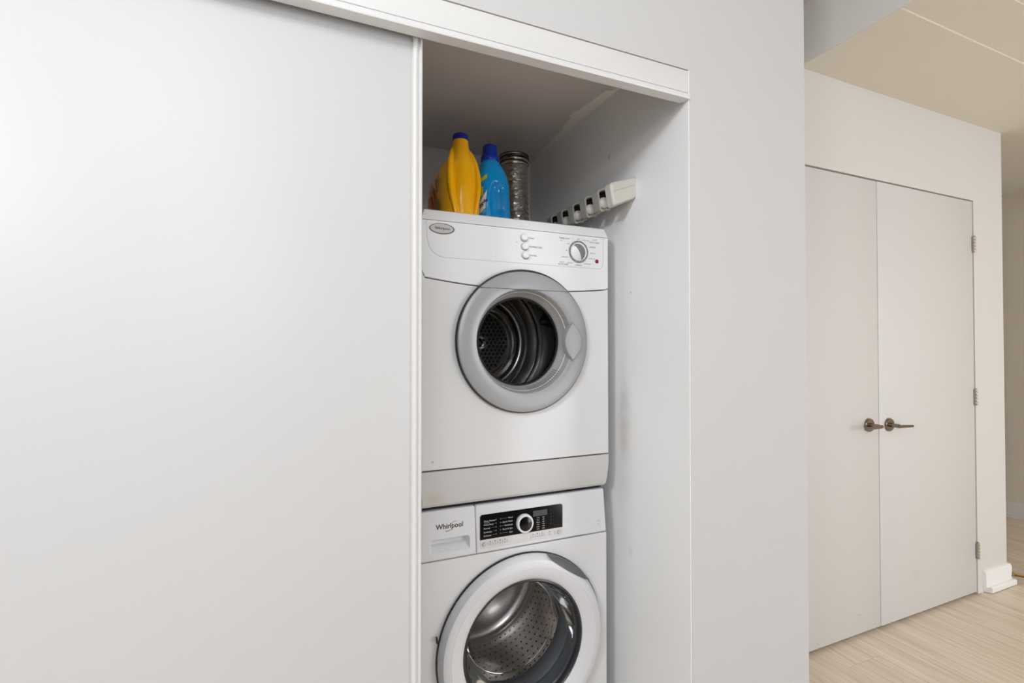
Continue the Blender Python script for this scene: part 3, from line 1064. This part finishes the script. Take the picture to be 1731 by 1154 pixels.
# dark rim, glass bowl
YI = DYR + .017
obj('glass_frame', lathe([(.1890, YI - .002), (.1840, YI - .004), (.1795, YI + .002), (.1780, YI + .012), (.1730, YI + .016)], WC[0], WC[1], seg=96), M['frame'], wd)
obj('glass_edge', tube([(WC[0] + .1495 * math.cos(2 * PI * q / 72), YI + .1165, WC[1] + .1495 * math.sin(2 * PI * q / 72)) for q in range(72)], .0011, 6, closed=True), M['chrome'], wd)
obj('glass_bowl', lathe([(.1795, YI + .003), (.172, YI + .030), (.163, YI + .075), (.152, YI + .112), (.140, YI + .126), (.120, YI + .132), (.06, YI + .136), (0, YI + .137)], WC[0], WC[1], seg=96), M['bowlglass'], wd)
obj('gasket', lathe([(.206, FD + .004), (.200, FD + .028), (.187, FD + .045), (.190, FD + .060), (.176, FD + .075), (.1745, FD + .105), (.182, FD + .115)], WC[0], WC[1], seg=96), M['gasket'], was, angle=50)
WB = 1.74
wdrum = obj('drum', lathe([(.183, FD + .112), (.190, FD + .118), (.238, FD + .130), (.243, FD + .150), (.243, WB - .03), (.232, WB - .008), (.20, WB), (.13, WB - .004), (.12, WB - .014), (.05, WB - .018), (0, WB - .018)], WC[0], WC[1], seg=96), M['steel'], was, angle=50)
for a in (-12, 108, 228):
    secs = []
    for s in range(9):
        y = FD + .16 + s / 8 * .27
        t = math.radians(a + 10 * math.sin(s / 8 * PI) + 14 * (s / 8 - .5))
        c = Vector((WC[0], y, WC[1]))
        e = Vector((math.cos(t), 0, math.sin(t)))
        f = Vector((-math.sin(t), 0, math.cos(t)))
        secs.append([c + e * .243 + f * .045, c + e * .232 + f * .030, c + e * .216 + f * .013, c + e * .210, c + e * .216 - f * .013, c + e * .232 - f * .030, c + e * .243 - f * .045])
    o = obj('drum_paddle', loft(secs), M['steel'], None, angle=60)
    o.parent = wdrum
bmh = bmesh.new()
for j in range(9):
    y = FD + .165 + j * .029
    for i in range(72):
        t = 2 * PI * (i + (.5 if j % 2 else 0)) / 72
        e = Vector((math.cos(t), 0, math.sin(t)))
        f = Vector((-math.sin(t), 0, math.cos(t)))
        c = Vector((WC[0], y, WC[1])) + e * .2422
        bmh.faces.new([bmh.verts.new(c + f * .0032 * math.cos(q * PI / 3) + Vector((0, 1, 0)) * .0032 * math.sin(q * PI / 3)) for q in range(6)])
o = tag(obj('drum_holes', bmh, M['hole'], None), kind='stuff')
o.parent = wdrum


# ================================================================== BOTTLES
ZL = zs + .034


def superell(cx, cy, rx, ry, z, p=2.6, n=48, rot=0.0):
    out = []
    for i in range(n):
        t = 2 * PI * i / n
        c, s = math.cos(t), math.sin(t)
        u = rx * abs(c) ** (2 / p) * (1 if c >= 0 else -1)
        v = ry * abs(s) ** (2 / p) * (1 if s >= 0 else -1)
        out.append((cx + u * math.cos(rot) - v * math.sin(rot), cy + u * math.sin(rot) + v * math.cos(rot), z))
    return out


def remesh(bm, voxel, smooth=6, fac=0.5):
    me = bpy.data.meshes.new('m')
    bm.to_mesh(me)
    bm.free()
    ob = bpy.data.objects.new('m', me)
    COL.objects.link(ob)
    r = ob.modifiers.new('r', 'REMESH')
    r.mode = 'VOXEL'
    r.voxel_size = voxel
    s = ob.modifiers.new('s', 'SMOOTH')
    s.factor = fac
    s.iterations = smooth
    return evaluated(ob)


# yellow jug: narrow spout end to the room, broad label side to the left
JX, JY = .439, 1.475
jug = thing('detergent_jug', (JX, JY + .09, ZL), 'large yellow detergent jug with navy cap on the dryer, by the sliding door', 'detergent')
body = []
for z, rx, fy, by, p in ((0, .058, -.040, .235, 4), (.006, .064, -.047, .242, 4), (.06, .066, -.050, .245, 4), (.13, .0655, -.048, .243, 3.6), (.175, .062, -.044, .236, 3.2),
                         (.198, .058, -.041, .225, 3.0), (.212, .051, -.036, .205, 2.8), (.220, .041, -.028, .18, 2.6)):
    body.append(superell(JX, JY + (fy + by) / 2, rx, (by - fy) / 2, ZL + z, p))
col = []
for z, r, dy in ((.002, .047, -.012), (.06, .0465, -.013), (.12, .044, -.014), (.17, .0395, -.012), (.205, .0350, -.009), (.235, .0300, -.005), (.258, .0268, -.001), (.276, .0250, 0), (.284, .0245, 0)):
    col.append(superell(JX, JY + dy, r, r, ZL + z, 2, 48))
fins = []
for s in (-1, 1):
    way = [(.024, .006, .262), (.033, -.010, .238), (.041, -.024, .205), (.0455, -.036, .165), (.0460, -.0435, .125), (.0415, -.0485, .085), (.034, -.0525, .045), (.027, -.0545, .010)]
    pts, rad = [], []
    for a in range(len(way) - 1):
        for t in (0, .33, .66):
            pts.append((JX + s * (way[a][0] * (1 - t) + way[a + 1][0] * t), JY + way[a][1] * (1 - t) + way[a + 1][1] * t, ZL + way[a][2] * (1 - t) + way[a + 1][2] * t))
            q = (a + t) / (len(way) - 1)
            rad.append(.0035 + .0060 * math.sin(PI * q) ** .8)
    fins.append(tube(pts, rad, 14))
# carrying handle arching back from the neck
fins.append(tube([(JX, JY + .012, ZL + .258), (JX, JY + .035, ZL + .264), (JX, JY + .07, ZL + .258), (JX, JY + .11, ZL + .243), (JX, JY + .15, ZL + .222), (JX, JY + .18, ZL + .196)], .015, 16))
obj('body', remesh(join(loft(body), loft(col), *fins), .0020, 5), M['yellow'], jug, angle=80)
obj('cap', lathe([(0, ZL + .280), (.0256, ZL + .280), (.0260, ZL + .282), (.0254, ZL + .296), (.0238, ZL + .299), (0, ZL + .2995)], JX, JY, 'Z', 40), M['navy'], jug)
# printed label on the left face
XJ = JX - .0668


def lab(ols):
    bm = bmesh.new()
    for ol in ols:
        bm.faces.new([bm.verts.new((XJ - .0009, JY + u, ZL + v)) for u, v in ol])
    return bm


obj('label_swoosh', lab([[(.055, .085), (.065, .085), (.120, .165), (.105, .165)], [(.075, .070), (.09, .070), (.15, .150), (.135, .155)], [(.02, .055), (.035, .055), (.085, .130), (.070, .135)],
                         [(.10, .060), (.12, .060), (.17, .130), (.155, .135)], [(.045, .05), (.06, .05), (.10, .11), (.088, .115)]]), M['orangered'], jug)
obj('label_lettering', lab([[(.035, .12), (.045, .118), (.062, .165), (.050, .168)], [(.06, .10), (.068, .10), (.09, .145), (.080, .147)], [(.02, .145), (.03, .143), (.036, .172), (.027, .174)], [(.09, .09), (.10, .09), (.12, .125), (.11, .127)]]), M['plum'], jug)
obj('label_leaf', lab([[(.008, .05), (.02, .05), (.033, .080), (.022, .098), (.012, .080)], [(.026, .05), (.038, .05), (.034, .07)]]), M['green'], jug)

# blue bottle
BX, BY = .5635, 1.500
bot = thing('softener_bottle', (BX, BY, ZL), 'blue softener bottle with dark blue cap, right of the yellow jug', 'softener')
body = []
for z, rx, ry, dx_, p in ((0, .050, .034, 0, 3.2), (.005, .0545, .038, 0, 3.2), (.016, .0555, .0385, 0, 3.2), (.022, .0535, .0375, 0, 3.2), (.028, .0545, .038, 0, 3.2), (.07, .0545, .038, -.0005, 3.0), (.11, .0535, .0375, -.001, 2.9), (.14, .0535, .037, -.0015, 2.8), (.165, .0530, .036, -.002, 2.6),
                          (.188, .0500, .0345, -.004, 2.4), (.208, .0440, .033, -.0075, 2.2), (.224, .0370, .0315, -.011, 2.0), (.232, .0310, .0295, -.0135, 2.0), (.240, .028, .028, -.0145, 2), (.25, .027, .027, -.0145, 2)):
    body.append(superell(BX + dx_, BY, rx, ry, ZL + z, p, 56, .10))
bme = bpy.data.meshes.new('b')
bmb = loft(body)
bmesh.ops.subdivide_edges(bmb, edges=[e for e in bmb.edges if abs(e.verts[0].co.z - e.verts[1].co.z) > .001], cuts=3, use_grid_fill=True)
# thumb grip pressed into the front
gx, gz = BX - .0020, ZL + .100
for v in bmb.verts:
    if v.co.y < BY:
        du = (v.co.x - gx) / .0230
        dv = (v.co.z - gz) / .062
        q = (abs(du) ** 2.6 + abs(dv) ** 3.0)
        if q < 1:
            v.co.y += .0150 * min(1, (1 - q) * 2.6)
bmb.to_mesh(bme)
bmb.free()
obj('body', bme, M['blue'], bot, angle=80)
NX = BX - .0145
obj('collar', lathe([(.0300, ZL + .236), (.0312, ZL + .238), (.0312, ZL + .252), (.0300, ZL + .2545), (.024, ZL + .2555)], NX, BY, 'Z', 48), M['capblue'], bot)
bm = lathe([(.0240, ZL + .253), (.0243, ZL + .255), (.0238, ZL + .288), (.0215, ZL + .2915), (0, ZL + .292)], NX, BY, 'Z', 96)
for v in bm.verts:
    if ZL + .2545 < v.co.z < ZL + .289:
        d = Vector((v.co.x - NX, v.co.y - BY))
        if d.length > .02:
            a = round(math.atan2(d.y, d.x) / (2 * PI / 96))
            if a % 2:
                v.co.x -= d.x * .025
                v.co.y -= d.y * .025
obj('cap', bm, M['capblue'], bot, angle=60)


from mathutils.bvhtree import BVHTree
tree = BVHTree.FromPolygons([v.co.copy() for v in bme.vertices], [tuple(p.vertices) for p in bme.polygons])
LDIR = Vector((.32, .947, 0)).normalized()
LSIDE = Vector((.947, -.32, 0)).normalized()


def wrap(u, z, lift=.0006):
    """point of the bottle's front left surface: u sideways from the bottle's axis, z upwards"""
    p = Vector((BX, BY, ZL + z)) + LSIDE * u - LDIR * .2
    hit = tree.ray_cast(p, LDIR)
    if hit[0] is None:
        near = tree.find_nearest(Vector((BX, BY, ZL + z)) + LSIDE * u)
        return near[0] + near[1] * lift
    return hit[0] - LDIR * lift


def wrapped(ols, nsub=8, lift=.0009):
    """patches with four corners, gridded so that they follow the curve"""
    bm = bmesh.new()
    for a, b, c, d in ols:
        g = []
        for i in range(nsub + 1):
            row = []
            for j in range(nsub + 1):
                s_, t_ = i / nsub, j / nsub
                u = (a[0] * (1 - s_) + b[0] * s_) * (1 - t_) + (d[0] * (1 - s_) + c[0] * s_) * t_
                z = (a[1] * (1 - s_) + b[1] * s_) * (1 - t_) + (d[1] * (1 - s_) + c[1] * s_) * t_
                row.append(bm.verts.new(wrap(u, z, lift)))
            g.append(row)
        for i in range(nsub):
            for j in range(nsub):
                bm.faces.new((g[i][j], g[i + 1][j], g[i + 1][j + 1], g[i][j + 1]))
    return bm


bx = -.046
obj('label_band', wrapped([[(bx, .158), (bx + .022, .172), (bx + .022, .186), (bx, .170)]]), M['lime'], bot)
obj('label_panel', wrapped([[(bx - .002, .055), (bx + .016, .070), (bx + .022, .132), (bx - .002, .095)]]), M['labelwhite'], bot)
bm = text_mesh([('ggle', bx + .009, .0905, .019, 'CENTER')], 0, None, .0004)
for v in bm.verts:
    v.co = wrap(v.co.x, v.co.z + (v.co.x - bx - .009) * .75, .0018)
obj('label_lettering', bm, M['navyprint'], bot)
obj('label_drops', wrapped([[(bx + .008, .052), (bx + .016, .058), (bx + .017, .072), (bx + .009, .066)], [(bx + .017, .036), (bx + .026, .040), (bx + .026, .050), (bx + .017, .046)]], lift=.0014), M['skyprint'], bot)
obj('label_yellow', wrapped([[(bx - .001, .108), (bx + .010, .116), (bx + .009, .142), (bx - .001, .146)]], lift=.0015), M['lime'], bot)

# ================================================================== FOIL DUCT
HX, HY = .741, 1.715
duct = thing('foil_duct', (HX, HY, ZL), 'crumpled silver foil vent duct standing upright behind the blue bottle', 'duct')
prof = []
nr = 17
segn = 44
bm = bmesh.new()
rings = []
rng = random.Random(3)
H0, H1 = ZL, ZL + .340
tot = nr * 6
for i in range(tot + 1):
    ph = i / 6 * 2 * PI
    z = H0 + (H1 - H0) * i / tot
    r = .0478 + .0042 * math.cos(ph)
    if i > tot - 8:
        r += .004 * (i - tot + 8) / 8
    lean = -.012 * (i / tot)
    row = []
    for q in range(segn):
        a = 2 * PI * q / segn
        rr = r + rng.uniform(-.0016, .0016)
        row.append(bm.verts.new((HX + lean + rr * math.cos(a), HY + rr * math.sin(a), z + rng.uniform(-.0010, .0010) + .0012 * math.sin(a * 3 + i * .7) * (0 < i < tot))))
    rings.append(row)
for A, B in zip(rings, rings[1:]):
    for q in range(segn):
        bm.faces.new((A[q], A[(q + 1) % segn], B[(q + 1) % segn], B[q]))
bmesh.ops.recalc_face_normals(bm, faces=bm.faces[:])
for v in bm.verts:
    v.co.z = max(v.co.z, ZL + .0003)
obj('hose', bm, M['foil'], duct, angle=14)
LX = HX - .012
wr = []
for dz, rr, tl in ((.345, .0545, .03), (.350, .0560, -.02), (.356, .0550, .02), (.362, .0558, -.03), (.333, .0552, -.07)):
    wr.append(tube([(LX + rr * math.cos(2 * PI * q / 40), HY + rr * math.sin(2 * PI * q / 40), ZL + dz + tl * rr * math.cos(2 * PI * q / 40)) for q in range(40)], .0024, 6, closed=True))
obj('wire_rim', join(*wr), M['wire'], duct)
bm = lathe([(.0545, ZL + .322), (.0560, ZL + .326), (.0535, ZL + .335), (.0560, ZL + .343), (.0540, ZL + .352), (.0565, ZL + .360), (.0545, ZL + .366), (.0515, ZL + .366)], LX, HY, 'Z', 44)
for v in bm.verts:
    v.co.x += rng.uniform(-.0008, .0008)
    v.co.z += rng.uniform(-.0010, .0010)
obj('folded_collar', bm, M['foil'], duct, angle=24)

# ================================================================== BROOM HOLDER on the right closet wall
XWALL = XR - .0035
hold = thing('broom_holder', (XWALL, 1.40, 1.77), 'pale wall-mounted broom holder with round grippers, on the closet right wall', 'holder')


def sec(y, a=0.0, u0=0.0, u1=1.0, v0=0.0, v1=1.0, r=.010):
    """rounded section of the holder at depth y: u from the wall outwards, v from bottom to top (it droops a little away from the wall)"""
    wb, fb, ft, wt = Vector((XWALL, 1.767)), Vector((.849, 1.733)), Vector((.836, 1.804)), Vector((XWALL, 1.836))
    out = []
    Lu, Lv = .095, .070
    for u, v in rrect(u0 * Lu, u1 * Lu, v0 * Lv, v1 * Lv, r, 4):
        uu, vv = u / Lu, v / Lv
        p = wb * (1 - uu) * (1 - vv) + fb * uu * (1 - vv) + ft * uu * vv + wt * (1 - uu) * vv
        out.append((p.x, y, p.y))
    return out


# back rail
obj('rail', loft([sec(1.2185, u1=.42, v0=.02, v1=.98, r=.004), sec(1.655, u1=.42, v0=.02, v1=.98, r=.004)]), M['putty2'], hold, angle=40)
# solid end block with a fold line on its end
sA = [sec(1.2215, u0=.06, u1=.94, v0=.06, v1=.94, r=.008), sec(1.2180, u0=.03, u1=.97, v0=.03, v1=.97, r=.009), sec(1.2165 + .006, r=.010), sec(1.252, r=.010), sec(1.254, u0=.05, u1=.95, v0=.05, v1=.95)]
sA = [sec(1.2168, u0=0, u1=.93, v0=.06, v1=.94, r=.008), sec(1.2190, u0=0, u1=.97, v0=.025, v1=.975, r=.010), sec(1.2230, r=.011), sec(1.250, r=.011), sec(1.2525, u1=.96, v0=.04, v1=.96, r=.010)]
eb = obj('end_block', loft(sA), M['putty'], hold, angle=30)
f0 = sec(0, u0=0, u1=.955, v0=.60, v1=.615, r=.0003)
obj('fold_line', loft([[(x, 1.2164, z) for x, y, z in f0], [(x, 1.2200, z) for x, y, z in f0]]), M['putty2'], eb)
ball_me = None
ys = [1.292, 1.371, 1.452, 1.534, 1.615]
for yk in ys:
    outer0, outer1 = sec(yk, r=.012), sec(yk + .038, u1=.97, v0=.03, v1=.97, r=.011)
    inn0, inn1 = sec(yk, u0=.36, u1=.93, v0=.09, v1=.91, r=.008), sec(yk + .028, u0=.36, u1=.92, v0=.10, v1=.90, r=.008)
    om = sec(yk + .003, u1=1.0, r=.012)
    bm = bmesh.new()
    R = [[bm.verts.new(p) for p in s] for s in (outer1, om, outer0, inn0, inn1)]
    n = len(R[0])
    for A, B in zip(R, R[1:]):
        for i in range(n):
            j = (i + 1) % n
            bm.faces.new((A[i], A[j], B[j], B[i]))
    bm.faces.new(R[0][::-1])
    bm.faces.new(R[-1])
    bmesh.ops.recalc_face_normals(bm, faces=bm.faces[:])
    hood = obj('hood', bm, M['putty2'], hold, angle=40)
    cb = sec(0, u0=.40, u1=.90, v0=.12, v1=.88, r=.007)
    obj('hood_hollow', loft([[(x, yk + .0268, z) for x, y, z in cb], [(x, yk + .0276, z) for x, y, z in cb]]), M['hole'], hood)
    # gripper roller
    bxc, bzc = .8640, 1.7660
    if ball_me is None:
        bmb = bmesh.new()
        bmesh.ops.create_uvsphere(bmb, u_segments=24, v_segments=16, radius=.0185)
        o = obj('gripper', bmb, M['rubber'], hold, angle=60)
        ball_me = o.data
    else:
        o = bpy.data.objects.new('gripper', ball_me)
        COL.objects.link(o)
        o.parent = hold
        o.matrix_parent_inverse = Matrix.Translation(-hold.location)
    o.location = (bxc, yk + .0045, bzc)
    # small hook slot under each hood
    obj('hook', tube([(.868, yk - .006, 1.741), (.868, yk - .020, 1.7375), (.868, yk - .026, 1.7395)], .0028, 8), M['putty2'], hold)

# ================================================================== DOOR STOP
ds = thing('door_stop', (XH + .015, 1.352, .05), 'brass door stop with white tip on the baseboard corner', 'door stop')
y0 = 1.372
p0 = Vector((XH + .0155, y0, .0555))
p1 = Vector((XH + .092, y0 - .020, .036))
d = (p1 - p0)
coil = []
for i in range(161):
    t = i / 160
    a = t * 2 * PI * 16
    r = .0085 - .0030 * t
    coil.append(p0 + d * t + Vector((0, r * math.cos(a), r * math.sin(a))))
obj('spring', tube(coil, .0014, 6), M['brass'], ds)
obj('base', tube([p0 - d * .005, p0 + d * .06], .0125, 16), M['brass'], ds)
obj('tip', tube([p1 - d * .02, p1 + d * .10, p1 + d * .13], [.0062, .0066, .0045], 16), M['tip'], ds)

# flat print: letters too small to pick apart singly
for o in bpy.data.objects:
    n = o.name.split('.')[0]
    if o.type == 'MESH' and (n.endswith('lettering') or n in ('lettering_grey', 'printed_line', 'display_lines', 'display_marks', 'key_bars', 'key_icons', 'energy_mark', 'dial_mark', 'name_ring', 'label_swoosh', 'label_leaf', 'label_drops', 'panel_outline')):
        o['kind'] = 'stuff'

# parts that look different from the rest of their thing
for (root, part), lab_ in {('dryer', 'door'): 'silver grey round door ring', ('dryer', 'indicator_lamp'): 'small dark red indicator lamp', ('detergent_jug', 'cap'): 'navy screw cap',
                           ('softener_bottle', 'cap'): 'dark blue ribbed cap', ('door_stop', 'tip'): 'white rubber tip', ('broom_holder', 'gripper'): 'pale round rubber gripper'}.items():
    for o in bpy.data.objects[root].children:
        if o.name.split('.')[0] == part:
            o['label'] = lab_
